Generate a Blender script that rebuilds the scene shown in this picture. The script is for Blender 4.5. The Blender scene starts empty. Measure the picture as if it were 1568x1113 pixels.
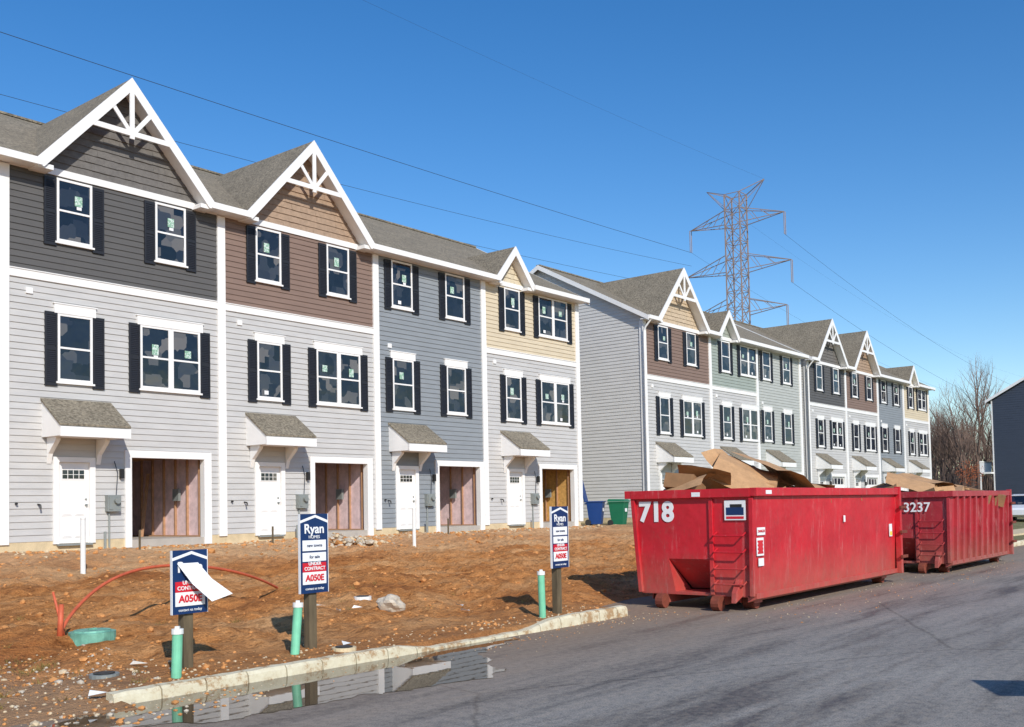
import bpy, math, random, bmesh
from mathutils import Vector, Matrix, noise
random.seed(7)
R=random.random
def U(a,b): return a+(b-a)*random.random()
C=bpy.context.scene.collection
def lin(c):
    o=[]
    for v in c:
        v/=255.0
        o.append(v/12.92 if v<=.04045 else ((v+.055)/1.055)**2.4)
    return tuple(o)
# ------------------------------------------------------------ materials
def newmat(name):
    m=bpy.data.materials.new(name); m.use_nodes=True
    nt=m.node_tree; b=nt.nodes['Principled BSDF']
    return m,nt,b
def nd(nt,t,**k):
    n=nt.nodes.new(t)
    for a,v in k.items(): setattr(n,a,v)
    return n
def noise_n(nt,scale,detail=5,rough=.6,stretch=None,dist=0):
    n=nd(nt,'ShaderNodeTexNoise'); n.inputs['Scale'].default_value=scale
    n.inputs['Detail'].default_value=detail; n.inputs['Roughness'].default_value=rough; n.inputs['Distortion'].default_value=dist
    g=nd(nt,'ShaderNodeNewGeometry')
    src=g.outputs['Position']
    if stretch:
        mp=nd(nt,'ShaderNodeMapping'); mp.inputs['Scale'].default_value=stretch
        nt.links.new(src,mp.inputs['Vector']); src=mp.outputs['Vector']
    nt.links.new(src,n.inputs['Vector'])
    return n
def ramp(nt,src,stops):
    r=nd(nt,'ShaderNodeValToRGB'); e=r.color_ramp.elements
    while len(e)<len(stops): e.new(.5)
    for i,(p,c) in enumerate(stops):
        e[i].position=p; e[i].color=(c[0],c[1],c[2],1)
    nt.links.new(src,r.inputs['Fac']); return r
def mixc(nt,fac,a,b,mode='MIX'):
    m=nd(nt,'ShaderNodeMix',data_type='RGBA',blend_type=mode)
    for s,v in ((0,fac),(6,a),(7,b)):
        if hasattr(v,'is_linked'): nt.links.new(v,m.inputs[s])
        elif s==0: m.inputs[0].default_value=v
        else: m.inputs[s].default_value=(v[0],v[1],v[2],1)
    return m.outputs[2]
def mul(nt,a,k):
    m=nd(nt,'ShaderNodeMath',operation='MULTIPLY'); nt.links.new(a,m.inputs[0])
    if hasattr(k,'is_linked'): nt.links.new(k,m.inputs[1])
    else: m.inputs[1].default_value=k
    return m.outputs[0]
def bump(nt,b,src,strength,dist=.02):
    bp=nd(nt,'ShaderNodeBump'); bp.inputs['Strength'].default_value=strength; bp.inputs['Distance'].default_value=dist
    nt.links.new(src,bp.inputs['Height']); nt.links.new(bp.outputs['Normal'],b.inputs['Normal'])
def M(name,col,rough=.6,var=.12,scale=3,det=.0,dscale=60,metal=0,spec=.4,stretch=None,bmp=0,bscale=80):
    m,nt,b=newmat(name)
    n=noise_n(nt,scale,4,.65,stretch=stretch)
    lo=tuple(c*(1-var) for c in col); hi=tuple(min(1,c*(1+var)) for c in col)
    r=ramp(nt,n.outputs['Fac'],[(.3,lo),(.7,hi)])
    out=r.outputs['Color']
    if det:
        n2=noise_n(nt,dscale,2,.7)
        r2=ramp(nt,n2.outputs['Fac'],[(.35,(1-det,)*3),(.65,(1+det,)*3)])
        out=mixc(nt,1,out,r2.outputs['Color'],'MULTIPLY')
    nt.links.new(out,b.inputs['Base Color'])
    b.inputs['Roughness'].default_value=rough; b.inputs['Metallic'].default_value=metal
    b.inputs['Specular IOR Level'].default_value=spec
    if bmp:
        n3=noise_n(nt,bscale,3,.6); bump(nt,b,n3.outputs['Fac'],bmp)
    return m
white=M('white_vinyl',(.82,.805,.78),.5,.05,1.5)
sid={k:M('siding_'+k,lin(v),.6,.07,1.2,stretch=(1,1,4)) for k,v in dict(light=(188,186,183),dark=(89,87,85),brown=(130,108,96),blue=(136,141,145),beige=(206,191,164),
   end=(202,200,196),sage=(152,160,151),pale=(174,176,170),tan=(208,194,166),navy=(58,66,80)).items()}
shk={k:M('shake_'+k,lin(v),.8,.16,9,det=.08,dscale=30) for k,v in dict(dark=(107,103,99),brown=(160,136,115),beige=(203,190,164),tan=(192,172,146),sage=(152,158,148)).items()}
roofm=M('asphalt_shingle',lin((126,117,101)),.95,.14,1.3,det=.42,dscale=14,bmp=.5,bscale=25)
shut=M('shutter_paint',(.018,.019,.024),.5,.1)
conc=M('foundation_concrete',lin((205,186,150)),.9,.15,4,det=.1)
woodm=M('stud_pine',lin((172,132,100)),.8,.15,8)
pink=M('insulation_facing',lin((222,196,196)),.8,.2,4)
osb=M('osb_sheathing',lin((205,158,90)),.8,.25,9)
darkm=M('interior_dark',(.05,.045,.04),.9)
slab=M('garage_slab',lin((175,168,158)),.9,.1)
greym=M('grey_metal',lin((140,145,142)),.5,.08,4,metal=.2)
blackm=M('black_plastic',(.02,.02,.02),.5)
rub=M('tyre_rubber',(.03,.03,.03),.8)
navy=M('sign_navy',lin((20,50,95)),.35)
signw=M('sign_white',(.82,.82,.82),.35,.02)
signr=M('sign_red',lin((205,35,50)),.35)
postm=M('treated_post',lin((98,86,66)),.9,.35,14,stretch=(1,1,.15))
pvcg=M('sewer_pipe_green',lin((120,195,158)),.5,.12,6)
pvcw=M('pvc_white',(.78,.78,.74),.45,.05)
green=M('bin_green',lin((20,105,75)),.45,.06)
blue=M('bin_blue',lin((20,60,120)),.45,.06)
orange=M('conduit_orange',lin((200,95,62)),.55,.2,9)
card=M('cardboard',lin((182,142,102)),.85,.15,5,det=.05,dscale=30)
card2=M('cardboard_dark',lin((140,105,72)),.85,.15,5)
steel=M('galvanised_steel',lin((150,132,124)),.6,.12,2)
wirem=M('cable',(.05,.06,.08),.6)
barkm=M('bare_branches',lin((108,90,80)),.95,.3,.6)
twigm=M('twigs',lin((126,104,92)),.95,.3,.3)
rustl=M('rust_leaves',lin((150,85,55)),.9,.3,4)
weedm=M('dry_weeds',lin((130,112,60)),.9,.4,8)
stone=M('rock',lin((190,178,160)),.9,.2,9,bmp=.4,bscale=30)
carw=M('car_paint_white',(.75,.76,.78),.25,.02)
def glassmat():
    m,nt,b=newmat('window_glass')
    g=nd(nt,'ShaderNodeNewGeometry')
    v=nd(nt,'ShaderNodeTexVoronoi',distance='CHEBYCHEV'); v.inputs['Scale'].default_value=2.6
    nt.links.new(g.outputs['Position'],v.inputs['Vector'])
    s=nd(nt,'ShaderNodeSeparateColor'); nt.links.new(v.outputs['Color'],s.inputs['Color'])
    r=ramp(nt,s.outputs[0],[(0,(.006,.008,.012)),(.5,(.012,.016,.026)),(.75,(.04,.045,.055)),(.95,(.14,.13,.12))])
    nt.links.new(r.outputs['Color'],b.inputs['Base Color'])
    b.inputs['Roughness'].default_value=.04; b.inputs['IOR'].default_value=1.62
    n=noise_n(nt,1.4,2); bump(nt,b,n.outputs['Fac'],.3,.06)
    return m
glass=glassmat()
def stickermat():
    m,nt,b=newmat('window_sticker')
    n=noise_n(nt,16,2)
    r=ramp(nt,n.outputs['Fac'],[(.40,lin((135,175,150))),(.49,lin((210,222,214))),(.60,lin((125,168,145)))])
    r.color_ramp.interpolation='CONSTANT'
    nt.links.new(r.outputs['Color'],b.inputs['Base Color']); return m
sticker=stickermat()
def redmat(name,base,grime):
    m,nt,b=newmat(name)
    n=noise_n(nt,1.1,5,.7); r=ramp(nt,n.outputs['Fac'],[(.3,tuple(c*.78 for c in base)),(.7,tuple(min(1,c*1.12) for c in base))])
    n2=noise_n(nt,5,7,.78,stretch=(1,1,.5)); f=ramp(nt,n2.outputs['Fac'],[(.55,(0,0,0)),(.68,(1,1,1))])
    c=mixc(nt,mul(nt,f.outputs['Color'],grime),r.outputs['Color'],(.27,.07,.055))
    n4=noise_n(nt,9,5,.8,stretch=(1,1,.12)); f4=ramp(nt,n4.outputs['Fac'],[(.57,(0,0,0)),(.64,(1,1,1))])
    c=mixc(nt,mul(nt,f4.outputs['Color'],grime*.55),c,(.62,.32,.30))
    g=nd(nt,'ShaderNodeNewGeometry'); sp=nd(nt,'ShaderNodeSeparateXYZ'); nt.links.new(g.outputs['Position'],sp.inputs[0])
    mr=nd(nt,'ShaderNodeMapRange'); nt.links.new(sp.outputs['Z'],mr.inputs['Value']); mr.inputs['From Min'].default_value=.95; mr.inputs['From Max'].default_value=.05
    c=mixc(nt,mul(nt,mr.outputs[0],n2.outputs['Fac']),c,(.30,.17,.11))
    nt.links.new(c,b.inputs['Base Color'])
    rr=nd(nt,'ShaderNodeMapRange'); nt.links.new(n2.outputs['Fac'],rr.inputs['Value']); rr.inputs['To Min'].default_value=.3; rr.inputs['To Max'].default_value=.65
    nt.links.new(rr.outputs[0],b.inputs['Roughness'])
    n3=noise_n(nt,1.6,3); bump(nt,b,n3.outputs['Fac'],.4,.08)
    return m
redA=redmat('dumpster_red',(.56,.012,.024),.38)
redB=redmat('dumpster_red_faded',(.40,.03,.04),.65)
rustm=M('rusty_steel',lin((120,60,45)),.8,.3,8)
def dirtmat():
    m,nt,b=newmat('clay_dirt')
    n=noise_n(nt,.55,7,.65,stretch=(.6,1.2,1)); n2=noise_n(nt,6,6,.72,stretch=(.7,1.3,1)); n3=noise_n(nt,38,3,.7)
    r=ramp(nt,n.outputs['Fac'],[(.32,(.38,.14,.042)),(.48,(.58,.25,.08)),(.68,(.68,.38,.17))])
    r2=ramp(nt,n2.outputs['Fac'],[(.32,(.50,.44,.38)),(.50,(1,1,1)),(.72,(1.22,1.24,1.26))])
    c=mixc(nt,1,r.outputs['Color'],r2.outputs['Color'],'MULTIPLY')
    r3=ramp(nt,n3.outputs['Fac'],[(.3,(.70,.65,.6)),(.6,(1.08,1.08,1.08))])
    c=mixc(nt,1,c,r3.outputs['Color'],'MULTIPLY')
    g=nd(nt,'ShaderNodeNewGeometry'); sp=nd(nt,'ShaderNodeSeparateXYZ'); nt.links.new(g.outputs['Position'],sp.inputs[0])
    def mr(o,a,b2,noisy=.0):
        q=nd(nt,'ShaderNodeMapRange'); q.inputs['From Min'].default_value=a; q.inputs['From Max'].default_value=b2
        ad=nd(nt,'ShaderNodeMath',operation='MULTIPLY_ADD'); nt.links.new(n.outputs['Fac'],ad.inputs[0]); ad.inputs[1].default_value=noisy
        nt.links.new(sp.outputs[o],ad.inputs[2]); nt.links.new(ad.outputs[0],q.inputs['Value']); return q.outputs[0]
    c=mixc(nt,mul(nt,mr('Y',21,30,8),.65),c,(.68,.49,.30))
    c=mixc(nt,mul(nt,mul(nt,mr('X',6.4,5.2,1.5),mr('Y',12.4,10.6,3)),.6),c,(.44,.35,.24))
    c=mixc(nt,mul(nt,mr('Y',11.0,9.6,1.6),.45),c,(.34,.17,.075))
    gr=ramp(nt,n2.outputs['Fac'],[(.3,(.12,.13,.055)),(.7,(.34,.29,.15))])
    c=mixc(nt,mr('X',36,42,2),c,gr.outputs['Color'])
    nt.links.new(c,b.inputs['Base Color']); b.inputs['Roughness'].default_value=.95; b.inputs['Specular IOR Level'].default_value=.15
    ad=nd(nt,'ShaderNodeMath',operation='MULTIPLY_ADD'); nt.links.new(n3.outputs['Fac'],ad.inputs[0]); ad.inputs[1].default_value=.35; nt.links.new(n2.outputs['Fac'],ad.inputs[2])
    bump(nt,b,ad.outputs[0],1.0,.10)
    return m
dirt=dirtmat()
def roadmat():
    m,nt,b=newmat('asphalt')
    n=noise_n(nt,.45,4,.5,stretch=(.5,1,1)); n3=noise_n(nt,70,3,.75); n2=noise_n(nt,1.3,7,.70,stretch=(.16,1.4,1),dist=.25)
    n5=noise_n(nt,11,6,.8)
    r=ramp(nt,n.outputs['Fac'],[(.3,(.225,.212,.196)),(.7,(.30,.285,.262))])
    r2=ramp(nt,n2.outputs['Fac'],[(.36,(.45,.44,.43)),(.45,(.82,.81,.80)),(.52,(1,1,1)),(.66,(1.20,1.18,1.14))])
    c=mixc(nt,1,r.outputs['Color'],r2.outputs['Color'],'MULTIPLY')
    r3=ramp(nt,n3.outputs['Fac'],[(.32,(.45,.45,.45)),(.5,(1,1,1)),(.68,(1.5,1.5,1.5))])
    c=mixc(nt,1,c,r3.outputs['Color'],'MULTIPLY')
    r5=ramp(nt,n5.outputs['Fac'],[(.38,(.74,.73,.72)),(.5,(1,1,1)),(.65,(1.16,1.13,1.08))])
    c=mixc(nt,1,c,r5.outputs['Color'],'MULTIPLY')
    g=nd(nt,'ShaderNodeNewGeometry')
    v=nd(nt,'ShaderNodeTexVoronoi',feature='DISTANCE_TO_EDGE'); v.inputs['Scale'].default_value=.16
    nc=noise_n(nt,1.5,5,.7); vm=nd(nt,'ShaderNodeMix',data_type='VECTOR'); vm.inputs[0].default_value=.12; nt.links.new(g.outputs['Position'],vm.inputs[4]); nt.links.new(nc.outputs['Color'],vm.inputs[5])
    nt.links.new(vm.outputs[1],v.inputs['Vector'])
    cr=ramp(nt,v.outputs['Distance'],[(0,(.35,.35,.35)),(.003,(1,1,1))])
    c=mixc(nt,.6,c,cr.outputs['Color'],'MULTIPLY')
    sp=nd(nt,'ShaderNodeSeparateXYZ'); nt.links.new(g.outputs['Position'],sp.inputs[0])
    ad=nd(nt,'ShaderNodeMath',operation='MULTIPLY_ADD'); nt.links.new(n2.outputs['Fac'],ad.inputs[0]); ad.inputs[1].default_value=4; nt.links.new(sp.outputs['Y'],ad.inputs[2])
    q=nd(nt,'ShaderNodeMapRange'); q.inputs['From Min'].default_value=7.0; q.inputs['From Max'].default_value=10.3; nt.links.new(ad.outputs[0],q.inputs['Value'])
    c=mixc(nt,mul(nt,q.outputs[0],.85),c,(.27,.185,.12))
    f=ramp(nt,n5.outputs['Fac'],[(.45,(0,0,0)),(.62,(1,1,1))])
    c=mixc(nt,mul(nt,f.outputs['Color'],.25),c,(.40,.32,.235))
    nt.links.new(c,b.inputs['Base Color']); b.inputs['Specular IOR Level'].default_value=.3
    rr=nd(nt,'ShaderNodeMapRange'); nt.links.new(n2.outputs['Fac'],rr.inputs['Value']); rr.inputs['From Min'].default_value=.34; rr.inputs['From Max'].default_value=.46; rr.inputs['To Min'].default_value=.6; rr.inputs['To Max'].default_value=.95
    nt.links.new(rr.outputs[0],b.inputs['Roughness'])
    bump(nt,b,n3.outputs['Fac'],.7,.015)
    return m
asph=roadmat()
def curbmat():
    m,nt,b=newmat('kerb_concrete')
    n=noise_n(nt,4,6,.78)
    r=ramp(nt,n.outputs['Fac'],[(.40,(.38,.24,.12)),(.49,(.60,.53,.37)),(.7,(.72,.67,.50))])
    nt.links.new(r.outputs['Color'],b.inputs['Base Color']); b.inputs['Roughness'].default_value=.9
    bump(nt,b,n.outputs['Fac'],.5,.03); return m
curbm=curbmat()
def watermat():
    m,nt,b=newmat('puddle_water')
    b.inputs['Base Color'].default_value=(.07,.05,.032,1); b.inputs['Roughness'].default_value=.01
    b.inputs['IOR'].default_value=1.6
    n=noise_n(nt,3,2); bump(nt,b,n.outputs['Fac'],.01,.02); return m
waterm=watermat()
# ------------------------------------------------------------ mesh builder
class MB:
    def __init__(s): s.v=[];s.f=[];s.mi=[];s.ms=[]
    def m(s,mat):
        if mat not in s.ms: s.ms.append(mat)
        return s.ms.index(mat)
    def face(s,pts,mat):
        k=len(s.v); s.v+= [tuple(p) for p in pts]; s.f.append(tuple(range(k,k+len(pts)))); s.mi.append(s.m(mat))
    def hexa(s,p,mat):
        k=len(s.v); s.v+=[tuple(q) for q in p]; i=s.m(mat)
        for f in ((0,3,2,1),(4,5,6,7),(0,1,5,4),(1,2,6,5),(2,3,7,6),(3,0,4,7)):
            s.f.append(tuple(k+a for a in f)); s.mi.append(i)
    def box(s,x0,x1,y0,y1,z0,z1,mat):
        s.hexa([(x0,y0,z0),(x1,y0,z0),(x1,y1,z0),(x0,y1,z0),(x0,y0,z1),(x1,y0,z1),(x1,y1,z1),(x0,y1,z1)],mat)
    def prism(s,poly,axis,a,b,mat):
        def P(p,t): return (t,p[0],p[1]) if axis=='x' else (p[0],t,p[1]) if axis=='y' else (p[0],p[1],t)
        n=len(poly); k=len(s.v); i=s.m(mat)
        s.v+=[P(p,a) for p in poly]+[P(p,b) for p in poly]
        s.f.append(tuple(range(k,k+n))); s.f.append(tuple(range(k+2*n-1,k+n-1,-1))); s.mi+=[i,i]
        for j in range(n):
            s.f.append((k+j,k+(j+1)%n,k+n+(j+1)%n,k+n+j)); s.mi.append(i)
    def beam(s,p,q,w,h,mat,up=(0,0,1)):
        p=Vector(p);q=Vector(q);d=(q-p).normalized();u=Vector(up)
        if abs(d.dot(u))>.98: u=Vector((0,1,0))
        a=d.cross(u).normalized()*w/2; b=a.cross(d).normalized()*h/2
        s.hexa([p-a-b,p+a-b,p+a+b,p-a+b,q-a-b,q+a-b,q+a+b,q-a+b],mat)
    def cyl(s,p,q,r0,r1,n,mat,caps=True):
        p=Vector(p);q=Vector(q);d=(q-p)
        if d.length<1e-6: return
        d.normalize(); u=Vector((0,0,1)) if abs(d.z)<.9 else Vector((1,0,0))
        a=d.cross(u).normalized();b=a.cross(d); k=len(s.v); i=s.m(mat)
        for c,r in ((p,r0),(q,r1)):
            for j in range(n):
                t=2*math.pi*j/n; s.v.append(tuple(c+a*math.cos(t)*r+b*math.sin(t)*r))
        for j in range(n):
            s.f.append((k+j,k+(j+1)%n,k+n+(j+1)%n,k+n+j)); s.mi.append(i)
        if caps:
            s.f.append(tuple(range(k+n-1,k-1,-1))); s.f.append(tuple(range(k+n,k+2*n))); s.mi+=[i,i]
    def tube(s,pts,r,n,mat):
        for a,b in zip(pts,pts[1:]): s.cyl(a,b,r,r,n,mat)
    def mesh(s,name,smooth=False):
        me=bpy.data.meshes.new(name); me.from_pydata(s.v,[],s.f)
        for m in s.ms: me.materials.append(m)
        me.polygons.foreach_set('material_index',s.mi)
        if smooth: me.polygons.foreach_set('use_smooth',[True]*len(me.polygons))
        me.update(); return me
    def build(s,name,parent=None,loc=None,smooth=False,bevel=0):
        o=bpy.data.objects.new(name,s.mesh(name,smooth)); C.objects.link(o)
        if parent: o.parent=parent
        if loc: o.location=loc
        if bevel:
            bv=o.modifiers.new('bevel','BEVEL'); bv.width=bevel; bv.segments=2; bv.limit_method='ANGLE'
        return o
def empty(name,loc=(0,0,0)):
    e=bpy.data.objects.new(name,None); C.objects.link(e); e.location=loc; return e
def text(s,size,mat,parent,pos,face,name='lettering',ext=.002,bold=.0,align='CENTER'):
    cu=bpy.data.curves.new(name,'FONT'); cu.body=s; cu.size=size; cu.extrude=ext; cu.offset=bold; cu.align_x=align; cu.align_y='CENTER'
    cu.materials.append(mat)
    o=bpy.data.objects.new(name,cu); C.objects.link(o)
    if face=='-X': m=Matrix(((0,0,-1),(-1,0,0),(0,1,0)))
    else: m=Matrix(((1,0,0),(0,0,-1),(0,1,0)))
    o.matrix_local=Matrix.Translation(pos)@m.to_4x4(); o.parent=parent
    return o
# ------------------------------------------------------------ camera / light
HR=1.706
th,p,r=math.radians(38.985),math.radians(2.379),math.radians(-1.137)
cam=bpy.data.cameras.new('camera'); co=bpy.data.objects.new('camera',cam); C.objects.link(co)
co.matrix_world=Matrix.Translation((0,0,HR))@(Matrix.Rotation(-(math.pi/2-th),3,'Z')@Matrix.Rotation(math.pi/2+p,3,'X')@Matrix.Rotation(r,3,'Z')).to_4x4()
cam.sensor_width=36; cam.lens=36*1546.5/1568; cam.shift_y=(710.94-556.6)/1568; cam.clip_end=6000; cam.clip_start=.1
bpy.context.scene.camera=co
AZ,EL=math.radians(29),math.radians(33)
sd=Vector((math.sin(AZ)*math.cos(EL),math.cos(AZ)*math.cos(EL),-math.sin(EL)))
sl=bpy.data.lights.new('sun','SUN'); so=bpy.data.objects.new('sun',sl); C.objects.link(so)
sl.energy=4.2; sl.angle=math.radians(.55); sl.color=(1,.955,.88); so.rotation_euler=sd.to_track_quat('-Z','Y').to_euler()
w=bpy.data.worlds.new('World'); bpy.context.scene.world=w; w.use_nodes=True
nt=w.node_tree; bg=nt.nodes['Background']; sk=nt.nodes.new('ShaderNodeTexSky'); sk.sky_type='NISHITA'; sk.sun_disc=False
sk.sun_elevation=EL; sk.sun_rotation=math.pi+AZ; sk.air_density=1.0; sk.dust_density=.25; sk.ozone_density=1.9
hs=nt.nodes.new('ShaderNodeHueSaturation'); hs.inputs['Hue'].default_value=.506; hs.inputs['Saturation'].default_value=1.38; hs.inputs['Value'].default_value=1.36
nt.links.new(sk.outputs[0],hs.inputs['Color']); nt.links.new(hs.outputs[0],bg.inputs[0]); bg.inputs[1].default_value=.11
sc=bpy.context.scene; sc.view_settings.view_transform='Standard'; sc.view_settings.look='None'; sc.view_settings.exposure=0
# ------------------------------------------------------------ ground
def sm(t): t=max(0,min(1,t)); return t*t*(3-2*t)
def edge(x):
    if x<4.85: return 7.75+.25*math.sin(x*2.1)
    if x<13.15: return 8.5
    if x<33: return 9.35+.15*math.sin(x*1.7)
    return 8.5
def base_h(y): return min(.12+.0417*(y-8.5),.808)
def hgt(x,y):
    e=edge(x); t=y-e
    if t<=0: return -.04
    h=base_h(y)
    wd=.04 if (4.85<=x<13.15 or x>=33) else 1.3
    k=sm(t/wd)
    n=0
    if y<40 and -5<x<60:
        v=Vector((x,y,0))
        a=noise.noise(v*.35)*.15+noise.noise(v*1.1+Vector((3,1,0)))*.095+noise.noise(Vector((x*.5,y*3.2,2)))*.08+abs(noise.noise(v*2.6))*.11-.03+noise.noise(v*5)*.040+noise.noise(v*11)*.021
        n=a*sm((t-.1)/1.6)*(1 if y<24 else max(.3,1-(y-24)))
        if 8.5<y<9.6 and 4.85<x<13.15: n+=noise.noise(v*6)*.012-.02*sm((9.2-y)/.5)
        if x>36: n*=.3
    return (-.04)*(1-k)+(h+n)*k if wd>1 else (-.04 if k<.5 else h+n)
def ax(lo,hi,st,far0,far1):
    a=[];v=lo
    while v<hi: a.append(v); v+=st
    s=st; v=hi
    while v<far1: a.append(v); s*=1.35; v+=s
    a.append(far1); s=st; v=lo-st; pre=[]
    while v>far0: pre.append(v); s*=1.35; v-=s
    pre.append(far0); return pre[::-1]+a
xs=ax(2.5,30,.08,-2500,2500)
ys=ax(7.2,27,.07,-2500,2500)
ys=sorted(set([round(y,3) for y in ys]+[8.49,8.52]))
vv=[(x,y,hgt(x,y)) for y in ys for x in xs]; nx=len(xs)
ff=[(j*nx+i,j*nx+i+1,(j+1)*nx+i+1,(j+1)*nx+i) for j in range(len(ys)-1) for i in range(nx-1)]
me=bpy.data.meshes.new('ground'); me.from_pydata(vv,[],ff); me.materials.append(dirt)
me.polygons.foreach_set('use_smooth',[True]*len(ff)); me.update()
go=bpy.data.objects.new('ground',me); C.objects.link(go)
mb=MB()
mb.face([(-400,-9,0),(900,-9,0),(900,8.42,0),(-400,8.42,0)],asph)
mb.face([(13.15,8.42,0),(33,8.42,0),(33,10.2,0),(13.15,10.2,0)],asph)
mb.build('road')
mb=MB()
def kerb(x0,x1,st,f):
    x=x0; prev=None
    while x<=x1+1e-6:
        h=f(x); y0=8.40+noise.noise(Vector((x*1.3,0,5)))*.02
        prof=[(y0,-.02),(y0+.012,h*.75),(y0+.04,h),(y0+.14,h+.004),(y0+.15,-.02)]
        prof=[(x,a,b+noise.noise(Vector((x*6,a*9,b*9)))*.009) for a,b in prof]
        if prev:
            for a in range(4): mb.face([prev[a],prof[a],prof[a+1],prev[a+1]],curbm)
        else: mb.face(prof,curbm)
        prev=prof; x+=st
    mb.face(prev[::-1],curbm)
def kh(x):
    return (.118+.035*sm((x-10.8)/1))-.075*sm((x-8.2)/.7)*sm((11.3-x)/.8)
x=4.75
while x<13:
    x1=min(x+.46,13.12); kerb(x,x1,(x1-x)/7,kh); x=x1+.016
kerb(33,60,1,lambda x:.16)
kerb(60,200,5,lambda x:.16)
mb.build('kerb')
mb=MB(); mb.box(33.2,200,9.6,11.0,.1,.235,conc); mb.build('sidewalk')
mb=MB()
out=[(3.95,8.1),(4.1,7.7),(4.45,7.5),(4.75,7.25),(5.1,7.1),(5.5,7.1),(5.95,6.95),(6.4,6.95),(6.7,6.8),(7.2,6.75),(7.7,6.6),(8.2,6.8),(8.3,7.15),(8.7,7.45),(8.9,7.8),(9.5,8.0),(10.2,8.22),(10.0,8.42),(8,8.43),(6,8.43),(4.8,8.43)]
pts=[]
for i,(a,b) in enumerate(out):
    c,d=out[(i+1)%len(out)]
    for k in range(8):
        t=k/8; x=a+(c-a)*t; y=b+(d-b)*t
        n1=noise.noise(Vector((x*4,y*4,0)))*.12+noise.noise(Vector((x*13,y*13,0)))*.05
        pts.append((x+n1,y+((noise.noise(Vector((x*4,y*4,7)))*.12+noise.noise(Vector((x*14,y*14,7)))*.06) if y<8.3 else 0),.006))
mb.face(pts,waterm)
mb.build('puddle_water')
mb=MB()
bm=bmesh.new(); bmesh.ops.create_icosphere(bm,subdivisions=1,radius=1); iv=[v.co.copy() for v in bm.verts]; fi=[tuple(v.index for v in f.verts) for f in bm.faces]; bm.free()
def rock(mb,x,y,z,s,mat,fl=.65):
    k=len(mb.v); i=mb.m(mat); o=Vector((R()*99,R()*99,R()*99)); a=U(.7,1.3);b=U(.7,1.3)
    for v in iv:
        q=v*(1+.5*noise.noise(v*1.5+o)); mb.v.append((x+q.x*s*a,y+q.y*s*b,z+q.z*s*fl))
    for f in fi: mb.f.append(tuple(k+j for j in f)); mb.mi.append(i)
clod=M('clay_clods',(.54,.25,.09),.95,.35,2.5,spec=.1)
pale=M('gravel_pale',lin((200,180,148)),.9,.25,5)
for _ in range(5200):
    x=U(4.5,28);y=8.8+15.7*R()**1.3; s=U(.006,.032)*(1+ (y>20)*.8)*(2.4 if R()<.06 else 1)
    if noise.noise(Vector((x*.6,y*.9,4)))<-.05 and R()<.75: continue
    rock(mb,x,y,hgt(x,y)+s*.2,s,clod)
for _ in range(900):
    x=U(11,36);y=24.9-abs(random.gauss(0,.7)); s=U(.02,.07); rock(mb,x,y,hgt(x,y)+s*.1,s,clod if R()<.6 else pale)
for _ in range(300):
    x=U(5,13);y=U(8.58,9.1); s=U(.008,.02); rock(mb,x,y,hgt(x,y)+s*.2,s,random.choice([pale,clod]))
# pile of stones in front of the second and third units
for _ in range(160):
    x=random.gauss(20.2,.7);y=random.gauss(22.6,.4); s=U(.04,.12); rock(mb,x,y,hgt(x,y)+max(0,.28-.3*abs(x-20.2))*R(),s,random.choice([pale,clod,stone]))
mb.build('dirt_clods')
mb=MB()
for _ in range(1300):
    x=U(2.6,5.9);y=U(7.6,11.2); s=U(.006,.024)*(2 if R()<.05 else 1); rock(mb,x,y,max(hgt(x,y),0)+s*.2,s,random.choice([pale,clod,stone,clod]))
for _ in range(420):
    x=U(4.0,14);y=8.4-abs(random.gauss(0,.35)); s=U(.004,.012); rock(mb,x,y,s*.3,s,random.choice([pale,clod]))
for _ in range(250):
    x=U(13.3,30);y=U(5.6,7.2); s=U(.004,.014); rock(mb,x,y,s*.3,s,random.choice([pale,clod]))
mb.build('gravel')
mb=MB()
for _ in range(60):
    cx,cy=(U(3.2,5.4),U(8.8,11.5)) if R()<.7 else (U(5.5,14),U(9,15)); z=hgt(cx,cy); n=int(U(6,22)) 
    for k in range(n):
        a=U(0,6.28); l=U(.03,.10); x=cx+U(-.06,.06);y=cy+U(-.06,.06)
        mb.face([(x-.004,y,z),(x+.004,y,z),(x+math.cos(a)*l,y+math.sin(a)*l,z+U(.02,.10))],weedm)
mb.build('dry_weeds')
bm=bmesh.new(); bmesh.ops.create_icosphere(bm,subdivisions=3,radius=.19)
for v in bm.verts:
    v.co*=1+.45*noise.noise(v.co*7); v.co.z*=.75
me=bpy.data.meshes.new('boulder'); bm.to_mesh(me); bm.free(); me.materials.append(stone)
o=bpy.data.objects.new('boulder',me); C.objects.link(o); o.location=(10.28,10.61,hgt(10.28,10.61)+.08)
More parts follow.
